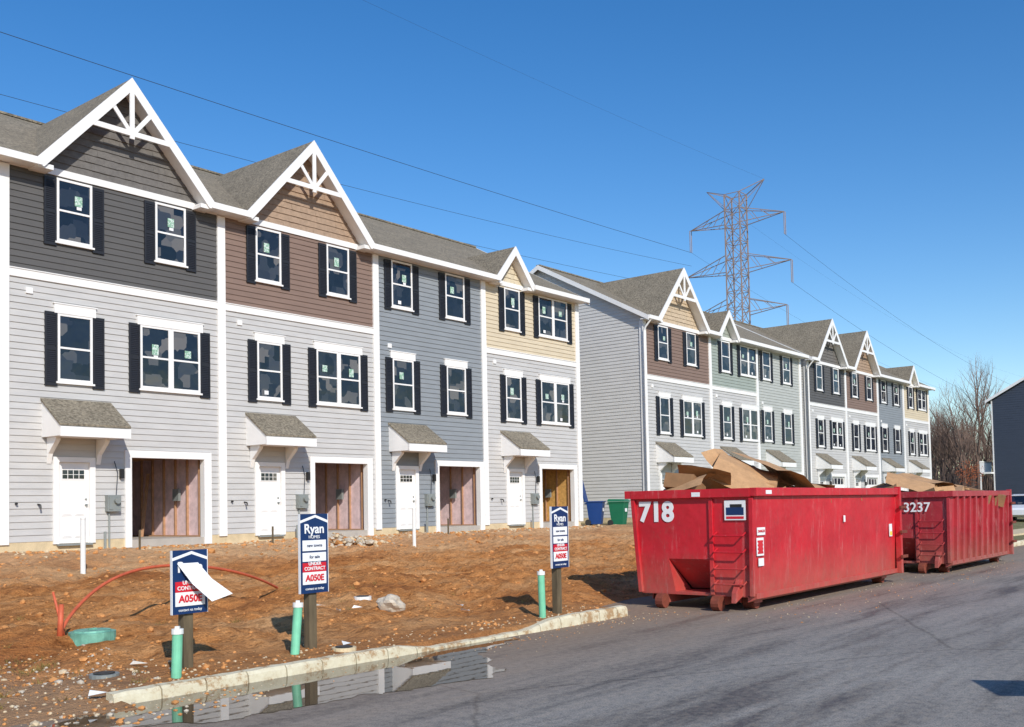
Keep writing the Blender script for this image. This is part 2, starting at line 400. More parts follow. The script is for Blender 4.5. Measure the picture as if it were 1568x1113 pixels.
# ------------------------------------------------------------ townhouses
GZ=.808; FY=25.08
def clipboards(mb,zs0,zs1,xl,xr,Y,mat,e=.165,z_or=.25,shake=False,axis='y'):
    k=math.floor((zs0-z_or)/e); z=z_or+k*e
    def P(x,d,z): return (x,Y-d,z) if axis=='y' else (Y-d,x,z)
    while z<zs1:
        a=max(z,zs0); b=min(z+e,zs1)
        if b-a>.004:
            pa=.022*(1-(a-z)/e)+.003; pb=.022*(1-(b-z)/e)+.003
            L0,L1,R0,R1=xl(a),xl(b),xr(a),xr(b)
            if not shake:
                mb.face([P(L0,pa,a),P(R0,pa,a),P(R1,pb,b),P(L1,pb,b)],mat)
                mb.face([P(L0,0,a),P(R0,0,a),P(R0,pa,a),P(L0,pa,a)],mat)
            else:
                x=L0
                while x<R0-.01:
                    x2=min(x+U(.12,.3),R0); d=U(0,.012); dz=U(0,.012)
                    xa=max(x,L1); xb=min(x2,R1)
                    if xa>xb: xa=xb=(xa+xb)/2
                    mb.face([P(x,pa+d,a-dz),P(x2,pa+d,a-dz),P(xb,pb+d*.3,b),P(xa,pb+d*.3,b)],mat)
                    mb.face([P(x,0,a-dz),P(x2,0,a-dz),P(x2,pa+d,a-dz),P(x,pa+d,a-dz)],mat)
                    x=x2
        z+=e
def rect(mb,x0,x1,z0,z1,mat,Y=0,**k): clipboards(mb,z0,z1,lambda z:x0,lambda z:x1,Y,mat,**k)
def window(T,G,S,x0,x1,z0,z1,header,double=False,sw=.32,seed=0):
    f=.06
    if header: T.box(x0-.09,x1+.09,-.07,0,z1,z1+.24,white); T.box(x0-.12,x1+.12,-.085,0,z1+.2401,z1+.27,white)
    def sash(a,b):
        T.box(a,a+f,-.06,0,z0,z1,white); T.box(b-f,b,-.06,0,z0,z1,white)
        T.box(a+f,b-f,-.058,0,z0,z0+f+.02,white); T.box(a+f,b-f,-.058,0,z1-f,z1,white)
        zm=(z0+z1)/2; T.box(a+f,b-f,-.052,0,zm-.025,zm+.025,white)
        tl=U(-.012,.012); tl2=U(-.012,.012)
        G.face([(a+f,-.034+tl,z0+f),(b-f,-.034+tl2,z0+f),(b-f,-.034-tl,zm),(a+f,-.034-tl2,zm)],glass)
        G.face([(a+f,-.034+tl2,zm),(b-f,-.034-tl,zm),(b-f,-.034-tl2,z1-f),(a+f,-.034+tl,z1-f)],glass)
        if R()<.6:
            cx=a+(b-a)*U(.35,.65); h=U(.18,.30); q=zm+U(.08,.2); G.box(cx-.10,cx+.10,-.053,-.0495,q,q+h,sticker)
            if R()<.5: G.box(cx-.05,cx+.08,-.0535,-.0495,q-.09,q-.01,signw)
        if R()<.35:
            cx=a+(b-a)*U(.3,.5); G.box(cx-.07,cx+.08,-.053,-.0495,z0+.14,z0+.26,signw)
    T.box(x0-.05,x1+.05,-.09,0,z0-.05,z0-.001,white)
    if double:
        m=(x0+x1)/2; sash(x0,m-.02); sash(m+.02,x1); T.box(m-.0199,m+.0199,-.05,0,z0,z1,white)
    else: sash(x0,x1)
    for a,b in ((x0-sw-.01,x0-.012),(x1+.012,x1+sw+.01)):
        z2=z1+(.02 if header else -.03); z3=z0-.12
        S.box(a,b,-.045,0,z3,z2,shut)
        S.box(a,a+.045,-.062,-.045,z3,z2,shut); S.box(b-.045,b,-.062,-.045,z3,z2,shut)
        for q in (z3,(z2+z3)/2-.04,z2-.08): S.box(a+.045,b-.045,-.062,-.045,q,q+.08,shut)
        z=z3+.1
        while z<z2-.12:
            if abs(z-(z2+z3)/2)>.07: S.face([(a+.045,-.047,z+.035),(b-.045,-.047,z+.035),(b-.045,-.060,z),(a+.045,-.060,z)],shut)
            z+=.05
def townhouse(X0,bounds,specs,endwall=True):
    root=empty('townhouse_row',(X0,FY,GZ))
    W,T,G,S,D,A,RF,GI=[MB() for _ in range(8)]
    n=len(specs); xa=bounds[0]; xb=bounds[-1]
    slope=(13.2-9.78)/6.45
    rz=lambda y:9.78+slope*(y+.45)
    cuts=[]
    for i,s in enumerate(specs):
        x=bounds[i]; xe=bounds[i+1]; o=s.get('o',0)
        low,up=sid[s['low']],sid[s['up']]
        tl=x+.13; tr=xe-.13
        d0,d1=x+1.23+o,x+2.35+o
        g0,g1=x+3.19+s.get('go',0),x+5.87+s.get('go',0)
        g1=min(g1,tr-.005)
        rect(W,tl,d0,.25,2.62,low); rect(W,d0,d1,2.38,2.62,low); rect(W,d1,g0,.25,2.62,low)
        if tr-g1>.02: rect(W,g1,tr,.25,2.62,low)
        rect(W,tl,tr,2.62,6.83,low)
        if s['low']!=s['up']:
            T.box(tl,tr,-.05,0,6.83,7.03,white); T.box(tl,tr,-.07,0,7.031,7.055,white)
            rect(W,tl,tr,7.055,9.6,up)
        else: rect(W,tl,tr,6.83,9.6,up)
        for a,b in ((x,d0),(d1,g0),(g1,xe)):
            if b>a: W.box(a,b,-.012,.2,-.4,.25,conc)
        W.box(d0,d1,-.012,.2,-.4,.17,conc)
        T.box(tl,tr,-.055,0,9.6,9.78,white)
        T.box(x+.55,x+.72,-.05,0,6.45,6.6,white)
        z0,z1=4.30,6.05; y0,y1=7.90,9.55
        if s['g']=='none':
            for a,b in ((.75,1.77),(3.50,4.55)):
                window(T,G,S,x+a,x+b,z0+.05,z1+.05,True); window(T,G,S,x+a,x+b,y0,y1,False)
        elif s['g']=='big':
            q=s.get('wo',0)
            window(T,G,S,x+1.35+q,x+2.28+q,z0,z1,True); window(T,G,S,x+3.65+q,x+5.52+q,z0,z1,True,True)
            window(T,G,S,x+1.33+q,x+2.28+q,y0,y1,False); window(T,G,S,x+4.12+q,x+5.08+q,y0,y1,False)
        else:
            window(T,G,S,x+1.28,x+2.25,z0,z1,True); window(T,G,S,x+3.56,x+5.52,z0,z1,True,True)
            window(T,G,S,x+1.28,x+2.25,y0,y1,False); window(T,G,S,x+3.50,x+5.50,y0,y1,False,True)
        T.box(x-.13,x+.13,-.065,0,.2,9.6,white)
        T.box(d0,d0+.15,-.06,.12,.17,2.38,white); T.box(d1-.15,d1,-.06,.12,.17,2.38,white); T.box(d0+.15,d1-.15,-.06,.12,2.25,2.38,white)
        T.box(d0+.1,d1-.1,-.12,.05,.12,.169,greym)
        a,b=d0+.152,d1-.152; wd=b-a
        D.box(a,b,.03,.07,.18,2.248,white)
        for (pz0,pz1) in ((.32,.78),(.88,1.68)):
            for (px0,px1) in ((a+.10,a+wd/2-.04),(a+wd/2+.04,b-.10)):
                D.box(px0,px1,.018,.0299,pz0,pz1,white); D.box(px0+.03,px1-.03,.008,.0179,pz0+.03,pz1-.03,white)
        D.box(a+.09,b-.09,.018,.0299,1.80,2.08,white)
        for k in range(4):
            ww=(wd-.22)/4; 
            for (q0,q1) in ((1.83,1.93),(1.945,2.05)): D.box(a+.11+k*ww+.01,a+.11+(k+1)*ww-.01,.013,.0179,q0,q1,glass)
        D.cyl((b-.07,.03,1.15),(b-.07,-.03,1.15),.03,.03,8,greym); D.cyl((b-.07,.03,1.3),(b-.07,0,1.3),.025,.025,8,greym)
        D.box(a-.0,b,.07,.3,.17,2.25,darkm)
        w0,w1=x+.95+o,x+2.78+o; dp=1.0
        A.prism([(0,3.86),(-dp,3.16),(-dp,3.10),(0,3.80)],'x',w0-.03,w1+.03,roofm)
        A.prism([(-.001,3.797),(-dp+.02,3.09),(-dp+.02,2.86),(-.001,2.86)],'x',w0,w1,white)
        A.box(w0-.02,w1+.02,-dp-.02,-dp+.019,2.84,3.08,white)
        for q in (d0-.16,d1+.03):
            A.prism([(-.03,2.858),(-.5,2.858),(-.5,2.78),(-.12,2.45),(-.03,2.2)],'x',q,q+.12,white)
        op0,op1=g0+.19,g1-.24
        T.box(g0,op0,-.06,.15,.0,2.41,white); T.box(op1,g1,-.06,.15,.0,2.41,white); T.box(g0,g1,-.06,.15,2.411,2.61,white)
        if s.get('gd'):
            D.box(op0,op1,.05,.09,.2,2.41,white)
            for rr in range(4):
                for cc in range(4):
                    pw=(op1-op0)/4; zz=.2+rr*.55
                    D.box(op0+cc*pw+.06,op0+(cc+1)*pw-.06,.038,.0499,zz+.07,zz+.46,glass if rr==3 else white)
        else:
            ins=pink if not s.get('osb') else osb
            i0,i1=op0-.15,op1+.12; dep=6.0
            GI.box(i0,i1,-.02,dep,-.3,.2,slab)
            GI.face([(i1,.15,.2),(i1,dep,.2),(i1,dep,2.75),(i1,.15,2.75)],ins)
            GI.face([(i0,.15,.2),(i0,dep,.2),(i0,dep,2.75),(i0,.15,2.75)],ins)
            GI.face([(i0,dep,.2),(i1,dep,.2),(i1,dep,2.75),(i0,dep,2.75)],ins)
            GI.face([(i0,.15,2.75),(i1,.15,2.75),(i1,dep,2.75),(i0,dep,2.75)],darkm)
            y=.3
            while y<dep:
                GI.box(i1-.07,i1-.002,y,y+.04,.2,2.74,woodm); GI.box(i0+.002,i0+.09,y,y+.045,.2,2.74,woodm); GI.box(i0+.1,i1-.1,y,y+.04,2.5,2.74,woodm); y+=.61
            xx=i0+.2
            while xx<i1-.1: GI.box(xx,xx+.045,dep-.07,dep-.002,.2,2.74,woodm); xx+=.61
            GI.box(i1-.09,i1-.003,.2,dep,.2001,.24,woodm)
            GI.box(i1-.16,i1-.08,1.2,1.5,1.25,1.6,greym); GI.box(i0+.5,i0+1.2,3.6,4.6,.2,.75,card2)
            GI.beam((i1-.5,2.6,.2),(i1-.1,2.9,2.1),.09,.04,woodm)
        mx=g0-.56
        D.box(mx,mx+.38,-.16,0,.97,1.40,greym); D.cyl((mx+.25,-.16,1.25),(mx+.25,-.25,1.25),.08,.08,12,greym); D.box(mx+.04,mx+.14,-.18,-.161,1.02,1.36,greym)
        D.cyl((mx+.1,-.05,1.0),(mx+.1,-.05,.0),.025,.025,6,greym); D.tube([(mx+.3,-.05,1.40),(mx+.34,-.06,2.0),(mx+.25,-.05,2.3)],.012,5,wirem)
        D.box(g0-.16,g0-.07,-.14,-.03,1.85,2.1,blackm)
        D.tube([(x+.85+o,-.03,1.18),(x+.85+o,-.16,1.16),(x+.85+o,-.18,1.08)],.022,6,blackm)
        D.cyl((x+.3,-.04,1.2),(x+.3,-.1,1.2),.03,.03,6,blackm)
        D.cyl((mx-.1,-.2,-.3),(mx-.1,-.2,.45),.035,.035,8,greym)
        if s['g'] in('big','small'):
            if s['g']=='big': c=x+3.17; hw=2.47; zb=9.88; za=12.60; dy=-.5
            else: c=x+1.60; hw=1.12; zb=9.86; za=11.16; dy=-.42
            sl2=(za-zb)/hw; back=(za-9.78)/slope-.45+.6
            shk_m=shk[s['shk']]; zb2=9.781
            clipboards(W,zb2,za-.18,lambda z:c-(za-.12-z)/sl2,lambda z:c+(za-.12-z)/sl2,-.001,shk_m,e=.2,z_or=9.78,shake=True)
            th_=.10
            for sg in(-1,1):
                e0=(c+sg*(hw+.08),zb-.08*sl2); ap=(c,za)
                RF.prism([ap,e0,(e0[0],e0[1]-th_),(c,za-th_*1.3)],'y',dy+.03,back,roofm)
                nrm=.23*math.sqrt(1+sl2*sl2)
                T.prism([(c,za+.012),(e0[0]+sg*.01,e0[1]+.002),(e0[0]-sg*.0,e0[1]-.2),(e0[0]-sg*.16,e0[1]-.2),(c,za-nrm)],'y',dy-.02,dy+.028,white)
                T.box(min(e0[0],e0[0]-sg*.42),max(e0[0],e0[0]-sg*.42),dy+.03,-.001,e0[1]-.22,e0[1]-.1,white)
                T.prism([(c,za-.16*1.3),(e0[0]-sg*.06,e0[1]-.15),(e0[0]-sg*.06,e0[1]-.18),(c,za-.2*1.3)],'y',dy+.029,-.002,white)
            if s['g']=='big':
                zt=11.16; hx=(za-zt)/sl2-.06; yy=dy
                T.box(c-hx,c+hx,yy-.015,yy+.027,zt-.14,zt,white)
                T.box(c-.065,c+.065,yy-.019,yy+.024,zt-.22,za-.3,white)
                for sg in(-1,1):
                    T.prism([(c+sg*.06,zt-.12),(c+sg*.06,zt+.06),(c+sg*.60,zt+.72),(c+sg*.67,zt+.62)],'y',yy-.012,yy+.026,white)
            cuts.append((c-hw+.02,c+hw-.02))
    T.box(xb-.13,xb+.13,-.065,0,.2,9.6,white)
    ov=.3
    segs=[];px=xa-ov
    for a,b in sorted(cuts): segs.append((px,a,False)); segs.append((a,b,True)); px=b
    segs.append((px,xb+ov,False))
    for a,b,g in segs:
        y0=.2 if g else -.45
        RF.prism([(y0,rz(y0)),(6,13.2),(6,13.12),(y0,rz(y0)-.1)],'x',a,b,roofm)
        if not g:
            T.box(a,b,-.55,-.455,rz(-.45)-.17,rz(-.45)+.01,white)
            T.box(a,b,-.454,-.002,9.62,9.66,white)
    RF.prism([(6,13.2),(12.45,9.78),(12.45,9.68),(6,13.1)],'x',xa-ov,xb+ov,roofm)
    RF.box(xa-ov,xb+ov,5.88,6.12,13.17,13.235,roofm)
    for i in range(n):
        vx=bounds[i]+2; RF.cyl((vx,6.8,12.7),(vx,6.8,13.35),.05,.05,8,greym)
    for xx in (xa-ov-.03,xb+ov):
        T.prism([(-.5,rz(-.5)-.22),(-.5,rz(-.5)),(6,13.215),(6,12.98)],'x',xx,xx+.03,white)
        T.prism([(12.5,9.55),(12.5,9.77),(6.001,13.215),(6.001,12.98)],'x',xx,xx+.03,white)
    em=sid['end']; W2=MB()
    clipboards(W2,.25,9.62,lambda z:.13,lambda z:11.9,xa,em,axis='x')
    clipboards(W2,9.62,13.0,lambda z:max(0,(z-9.9)/slope-.05),lambda z:12-max(0,(z-9.9)/slope-.05),xa,em,axis='x')
    W2.face([(xb,0,0),(xb,12,0),(xb,12,9.9),(xb,6,13.05),(xb,0,9.9)],em)
    W2.box(xa-.012,xb,11.9,12,-.4,9.7,em)
    W2.box(xa-.011,xa+.2,.0,12,-.4,.25,conc)
    T.box(xa-.065,xa,.0,.2,.2,9.62,white)
    T.prism([(-.45,rz(-.45)-.17),(6,13.0),(6,13.04),(-.45,rz(-.45)-.12)],'x',xa-ov,xa,white)
    if endwall:
        T.tube([(xa-.12,-.5,9.6),(xa-.15,-.2,9.25),(xa-.15,-.12,9.1),(xa-.15,-.12,.3),(xa-.3,-.3,.15)],.045,6,white)
    for nm,b in (('siding_walls',W),('end_walls',W2),('trim',T),('window_glass',G),('shutters',S),('doors_and_meters',D),('awnings',A),('roof',RF),('garage_interior',GI)):
        b.build(nm,root)
    return root
s_dark=dict(low='light',up='dark',g='big',shk='dark')
s_brown=dict(low='light',up='brown',g='big',shk='brown',wo=-.1,o=-.1,go=.05)
s_blue=dict(low='blue',up='blue',g='none',o=-.4,go=-.37)
s_beige=dict(low='light',up='beige',g='small',shk='beige',go=.12,osb=1)
townhouse(11.284,[-6.2,0,6.26,12.44,18.08,24.30],[dict(low='beige',up='beige',g='none',gd=1),s_dark,s_brown,s_blue,s_beige],False)
townhouse(41.13,[0,6.51,12.08,18.09],[dict(s_brown,shk='tan',gd=1),dict(low='light',up='sage',g='small',shk='sage',gd=1),dict(low='pale',up='pale',g='none',gd=1)])
townhouse(60.43,[0,6.26,12.44,18.08,24.30],[dict(s_dark,gd=1),dict(s_brown,gd=1),dict(s_blue,gd=1),dict(s_beige,gd=1)])
# right-hand house (end wall seen)
root=empty('siding_house',(95,10.8,GZ)); W=MB();T=MB()
clipboards(W,.2,9.3,lambda z:0,lambda z:12,0,sid['navy'],axis='x',e=.2)
clipboards(W,9.3,12.6,lambda z:(z-9.3)/.56,lambda z:12-(z-9.3)/.56,0,sid['navy'],axis='x',e=.2)
W.box(.01,24,0,12,-.5,9.3,sid['navy']); W.build('walls',root)
T.prism([(-.4,9.3),(6,12.9),(12.4,9.3),(12.4,9.12),(6,12.7),(-.4,9.12)],'x',-.3,24,roofm)
T.prism([(-.42,9.31),(6,12.92),(12.42,9.31),(12.42,9.08),(6,12.66),(-.42,9.08)],'x',-.34,-.301,white)
T.box(-.05,0,0,.2,.2,9.3,white);T.box(-.05,0,11.9,12,.2,9.3,white)
T.box(-.06,0,7.5,8.1,5.6,6.6,white); T.box(-.07,-.061,7.56,8.04,5.66,6.54,glass)
T.build('roof_and_trim',root)
dk=MB(); dk.box(-.9,3,12.01,12.9,2.9,3.05,white)
for i in range(18): dk.box(-.9+i*.22,-.87+i*.22,12.85,12.9,3.05,3.95,white)
dk.box(-.9,3,12.84,12.91,3.95,4.02,white);dk.box(-.9,-.8,12.8,12.9,0,3,white)
dk.build('deck',root)
# ------------------------------------------------------------ dumpsters
def dumpster(loc,L,Wd,H,red,ribs,num,ty=.5,ts=.44,bold=.018):
    root=empty('roll_off_dumpster',loc)
    b=MB(); zb=.24; tn=.06; tf=.15
    zt=H-.13
    def ny(z): return tn*(1-(z-zb)/(zt-zb))
    def fy(z): return Wd-tf*(1-(z-zb)/(zt-zb))
    b.hexa([(0,ny(zb),zb),(L,ny(zb),zb),(L,ny(zb)+.03,zb),(0,ny(zb)+.03,zb),(0,0,zt),(L,0,zt),(L,.03,zt),(0,.03,zt)],red)
    b.hexa([(0,fy(zb)-.03,zb),(L,fy(zb)-.03,zb),(L,fy(zb),zb),(0,fy(zb),zb),(0,Wd-.03,zt),(L,Wd-.03,zt),(L,Wd,zt),(0,Wd,zt)],red)
    b.box(0,L,.1,Wd-.17,zb-.02,zb+.03,red)
    b.box(L-.04,L+.002,.05,Wd-.05,zb,zt,red)
    n0,n1,nz=.80,1.42,.80
    def P(y,z): return (-.002,y,z)
    b.face([P(ny(zb),zb),P(n0,zb),P(n0,nz),P(ny(nz),nz)],red)
    b.face([P(n1,zb),P(fy(zb),zb),P(fy(nz),nz),P(n1+.12,nz)],red)
    b.face([P(ny(nz),nz),P(fy(nz),nz),P(Wd,zt),P(0,zt)],red)
    b.face([(-.002,n0,nz),(-.002,n1+.12,nz),(.55,n1,zb+.05),(.55,n0,zb+.05)],red)
    b.face([(-.002,n0,nz),(.55,n0,zb),(-.002,n0,zb)],red); b.face([(-.002,n1+.12,nz),(.55,n1,zb),(-.002,n1,zb)],red)
    rl=.075
    b.box(-.07,L+.03,-rl,.045,zt,H,red); b.box(-.07,L+.03,Wd-.045,Wd+rl,zt,H,red); b.box(-.075,.05,.0451,Wd-.0451,zt-.01,H-.003,red); b.box(L-.06,L+.03,.0451,Wd-.0451,zt,H-.003,red)
    for y in (.02,Wd-.09): b.beam((-.03,ny(zb) if y<1 else fy(zb)-.04,zb),(-.03,y+.02,zt-.03),.06,.07,red,up=(0,1,0))
    b.box(-.035,-.003,n0-.09,n0-.02,zb,zt-.031,red)
    b.hexa([(0,-.0,zb-.04),(L,-.0,zb-.04),(L,.16,zb-.1),(0,.16,zb-.1),(0,.0,zb+.05),(L,.0,zb+.05),(L,.16,zb+.0),(0,.16,zb+.0)],red)
    for i in range(ribs):
        x=.35+(L-.6)*i/max(1,ribs-1)
        b.hexa([(x-.05,ny(zb)-.07,zb),(x+.05,ny(zb)-.07,zb),(x+.05,ny(zb)+.01,zb),(x-.05,ny(zb)+.01,zb),(x-.05,-.07,zt),(x+.05,-.07,zt),(x+.05,.01,zt),(x-.05,.01,zt)],red)
    b.box(L-.10,L+.0,-.09,.02,zb-.05,H+.03,red); b.box(L+.004,L+.12,-.05,.06,zb-.04,H-.05,red); b.box(L+.004,L+.12,Wd-.06,Wd+.05,zb-.04,H-.05,red)
    for z in(.5,1.0,1.5): b.box(L-.16,L+.16,-.14,-.091,z,z+.06,rustm)
    for y in (Wd/2-.50,Wd/2+.50):
        b.box(-.12,L+.05,y-.05,y+.05,.08,.22,red); b.cyl((-.1,y-.07,.12),(-.1,y+.07,.12),.12,.12,14,rustm)
    for x in (.45,L-.35):
        for y in (.22,Wd-.42):
            b.cyl((x,y,.12),(x,y+.2,.12),.12,.12,14,rustm); b.box(x-.14,x+.14,y-.03,y-.005,.10,.24,red); b.box(x-.14,x+.14,y+.205,y+.23,.10,.24,red)
    b.hexa([(-.22,n0-.55,.14),(-.22,n0-.47,.14),(0,n0-.45,.24),(0,n0-.57,.24),(-.2,n0-.55,.3),(-.2,n0-.47,.3),(0,n0-.45,.5),(0,n0-.57,.5)],red)
    for z in (.42,.66,.92,1.18):
        y0,y1=.16,.66
        b.tube([(0,y0,z+.05),(-.12,y0,z),(-.12,y1,z),(0,y1,z+.05)],.014,6,red)
    b.box(L*.55,L*.56,-.02,-.001,1.3,1.42,signw)
    b.build('body',root,bevel=.006)
    text(num,ts,signw,root,(-.04 if bold<.01 else -.014,Wd-ty,H-.37),'-X',bold=bold)
    return root
d1=dumpster((14.50,6.93,0),6.60,2.25,1.92,redA,0,'718')
b=MB()
b.box(-.03,-.004,.14,.50,1.42,1.73,signw); b.box(-.034,-.0301,.17,.47,1.50,1.62,navy); b.box(-.034,-.0301,.2,.4,1.62,1.67,blackm); b.box(-.034,-.0301,.17,.47,1.44,1.48,signr)
b.box(.08,.36,.004,.012,1.18,1.30,signw); b.box(.06,.30,.006,.016,.86,1.14,signw); b.box(.12,.30,.010,.02,.70,.82,signw); b.box(.10,.26,.002,.005,.9,1.1,signr)
for k in range(4): b.box(.08,.28,.0045,.0059,.89+k*.06,.92+k*.06,signr)
b.box(6.1,6.25,.0,.012,.95,1.2,signw); b.box(6.12,6.23,-.003,-.0001,.97,1.05,M('label_yellow',lin((230,200,60))))
b.box(.25,.45,-.085,-.076,1.82,1.88,signw) ; b.box(-.081,-.076,.9,1.05,1.80,1.87,signw)
b.build('labels',d1)
text('DANGER',.06,signr,d1,(.22,-.001,1.24),'-Y')
def sheet(b,c,wx,wy,rx,ry,rz,mat,bend=.2,t=.012,n=4):
    Rm=(Matrix.Rotation(rz,3,'Z')@Matrix.Rotation(ry,3,'Y')@Matrix.Rotation(rx,3,'X')); c=Vector(c)
    g=[[c+Rm@Vector(((i/n-.5)*wx,(j/n-.5)*wy,bend*math.sin(i/n*math.pi)*wx*.4+U(-.02,.02))) for i in range(n+1)] for j in range(n+1)]
    for j in range(n):
        for i in range(n):
            b.face([g[j][i],g[j][i+1],g[j+1][i+1],g[j+1][i]],mat)
def carton(b,c,s,rx,ry,rz,mat):
    Rm=(Matrix.Rotation(rz,3,'Z')@Matrix.Rotation(ry,3,'Y')@Matrix.Rotation(rx,3,'X')); c=Vector(c); a,d,h=s
    b.hexa([c+Rm@Vector((x*a/2,y*d/2,z*h/2)) for x,y,z in ((-1,-1,-1),(1,-1,-1),(1,1,-1),(-1,1,-1),(-1,-1,1),(1,-1,1),(1,1,1),(-1,1,1))],mat)
b=MB(); random.seed(3)
b.face([(.05,.05,1.45),(6.5,.05,1.5),(6.5,2.2,1.5),(.05,2.2,1.45)],card2)
for _ in range(26):
    x=U(.3,5.9); y=U(.35,1.9); carton(b,(x,y,1.55+U(0,.18)),(U(.4,.9),U(.3,.7),U(.1,.4)),U(-.4,.4),U(-.4,.4),U(0,3),random.choice([card,card2]))
for c,wx,wy,rx,ry,rz in [((2.1,1.2,2.14),1.5,1.1,.5,-.35,.3),((3.0,1.0,2.2),1.4,1.2,.35,.35,-.2),((1.2,1.5,2.05),1.0,.9,.2,.5,.5),((.6,1.5,1.98),.9,.8,-.3,-.2,.2),((3.6,1.3,2.02),1.2,.9,.5,.3,.3),((2.5,1.7,2.25),1.3,.8,.8,.1,.1),((4.6,1.1,1.95),1.0,.8,.2,-.1,.9),((5.5,1.3,1.95),.9,.8,.15,.2,.4)]:
    sheet(b,c,wx,wy,rx,ry,rz,card,U(.1,.5))
carton(b,(2.6,1.3,2.05),(1.2,.9,.35),.25,-.2,.4,card); carton(b,(.7,1.6,1.98),(.7,.5,.25),.1,.3,.2,card2)
b.build('cardboard_debris',d1)
random.seed(11)
d2=dumpster((23.75,6.62,0),5.2,2.25,1.86,redB,10,'3237',1.52,.30,.004)
b=MB()
b.face([(.05,.05,1.5),(5.1,.05,1.5),(5.1,2.2,1.5),(.05,2.2,1.5)],card2)
for _ in range(20):
    x=U(.3,4.7); y=U(.35,1.9); carton(b,(x,y,1.68+U(0,.22)),(U(.5,1.1),U(.3,.8),U(.1,.3)),U(-.3,.3),U(-.3,.3),U(0,3),random.choice([card,card,card2]))
for c,wx,wy,rx,ry,rz in [((1.0,1.2,2.06),1.5,1.1,.3,-.2,.3),((2.6,1.2,2.06),1.6,1.1,.25,.15,-.2),((4.0,1.3,1.98),1.5,1.1,.2,.1,.1)]:
    sheet(b,c,wx,wy,rx,ry,rz,card,.2)
b.build('cardboard_debris',d2)
# ------------------------------------------------------------ realty signs
def sign(x,y,top,H=.9,loose=False,lean=0):
    h0=hgt(x,y); root=empty('real_estate_sign',(x,y,h0)); root.rotation_euler=(lean,lean*.5,0)
    b=MB(); t=top-h0
    b.box(-.055,.055,.0,.10,-.2,t-.25,postm); b.build('post',root,bevel=.005)
    b=MB(); z1=t; z0=t-H; w=.2
    b.box(-w,w,-.03,-.002,z0,z1,navy)
    d=0 if H>.8 else .24
    if not d:
        b.box(-w+.03,w-.03,-.036,-.0301,z1-.42,z1-.30,signw); b.box(-w+.03,w-.03,-.036,-.0301,z1-.54,z1-.44,signw)
    b.box(-w+.03,w-.03,-.036,-.0301,z1-.66+d,z1-.555+d,signr); b.box(-w+.03,w-.03,-.036,-.0301,z1-.80+d,z1-.661+d,signw)
    b.face([(-w,-.0305,z1-.075),(0.02,-.0305,z1-.012),(w,-.0305,z1-.075),(w,-.0305,z1-.105),(0.02,-.0305,z1-.042),(-w,-.0305,z1-.105)],signw)
    b.box(-w-.006,-w-.0005,-.034,.0,z0,z1,signw); b.box(w+.0005,w+.006,-.034,.0,z0,z1,signw)
    b.build('panel',root)
    text('Ryan',.15,signw,root,(0,-.034,z1-.175),'-Y',bold=.003); text('HOMES',.05,signw,root,(0,-.034,z1-.265),'-Y') if not d else None
    if not d:
        text('new towns',.05,navy,root,(0,-.04,z1-.36),'-Y'); text('for sale',.05,navy,root,(0,-.04,z1-.49),'-Y')
    text('UNDER\nCONTRACT',.055,signw,root,(0,-.04,z1-.595+d),'-Y',bold=.001)
    text('A050E',.10,signr,root,(0,-.04,z1-.73+d),'-Y',bold=.003)
    text('contact us today',.04,signw,root,(0,-.034,z1-.85+d+(.01 if d else 0)),'-Y')
    if loose:
        b=MB()
        b.face([(-.16,-.05,z1-.13),(.08,-.05,z1-.13),(.19,-.13,z1-.30),(-.03,-.12,z1-.34)],signw)
        b.face([(-.03,-.12,z1-.34),(.19,-.13,z1-.30),(.36,-.24,z1-.46),(.12,-.23,z1-.52)],signw)
        b.build('loose_flyer',root)
sign(5.90,9.02,1.33,.64,True); sign(7.55,9.07,1.665); sign(12.0,8.86,1.69)
def cleanout(x,y,h,lx=0,ly=0):
    h0=hgt(x,y); b=MB(); b.cyl((0,0,-.1),(lx,ly,h-.05),.050,.050,16,pvcg); b.cyl((lx,ly,h-.0499),(lx*1.02,ly,h),.058,.058,16,pvcw); b.cyl((lx,ly,h),(lx,ly,h+.025),.03,.03,4,pvcw)
    return b.build('sewer_cleanout_pipe',None,(x,y,h0))
cleanout(5.60,8.78,.47,.02,0); cleanout(7.20,8.98,.56,.06,0); cleanout(11.50,8.8,.66,-.02,0)
for x,y,h in ((10.25,19.3,1.08),(20.7,20.4,1.1)):
    b=MB(); b.cyl((0,0,-.1),(0,0,h),.05,.05,12,pvcw); b.cyl((0,0,h),(0,0,h+.03),.058,.058,12,pvcw); b.build('pvc_vent_pipe',None,(x,y,hgt(x,y)))
for x,y in ((13.8,23.2),(18.2,23.6),(25.5,23.5)):
    b=MB(); b.box(-.02,.02,-.02,.02,-.1,.55,postm); b.build('survey_stake',None,(x,y,hgt(x,y)))
b=MB(); P0=Vector((5.95,11.75,.30)); P1=Vector((10.9,14.1,.40)); pts=[]
for i in range(33):
    t=i/32; q=P0.lerp(P1,t); q.z+=.62*math.sin(math.pi*min(1,t**.75)); q.y+=.25*math.sin(t*6); pts.append(q)
for a_,b_ in zip(pts,pts[1:]): b.cyl(a_,b_,.022,.022,8,orange,False)
b.cyl(P0+Vector((0,0,-.1)),P0+Vector((.02,.0,.35)),.04,.03,8,orange); b.cyl(P0+Vector((.08,.02,-.1)),P0+Vector((-.05,.06,.5)),.02,.015,8,orange)
b.build('orange_conduit',smooth=True)
b=MB(); teal=M('lid_teal',lin((110,165,145)),.6,.35,7)
b.cyl((0,0,-.1),(0,0,.05),.27,.27,20,teal); b.cyl((0,0,.0501),(0,0,.07),.22,.21,20,teal); b.box(-.05,.05,-.02,.02,.0701,.09,teal); b.build('utility_box_lid',None,(6.30,11.65,hgt(6.30,11.65)+.01))
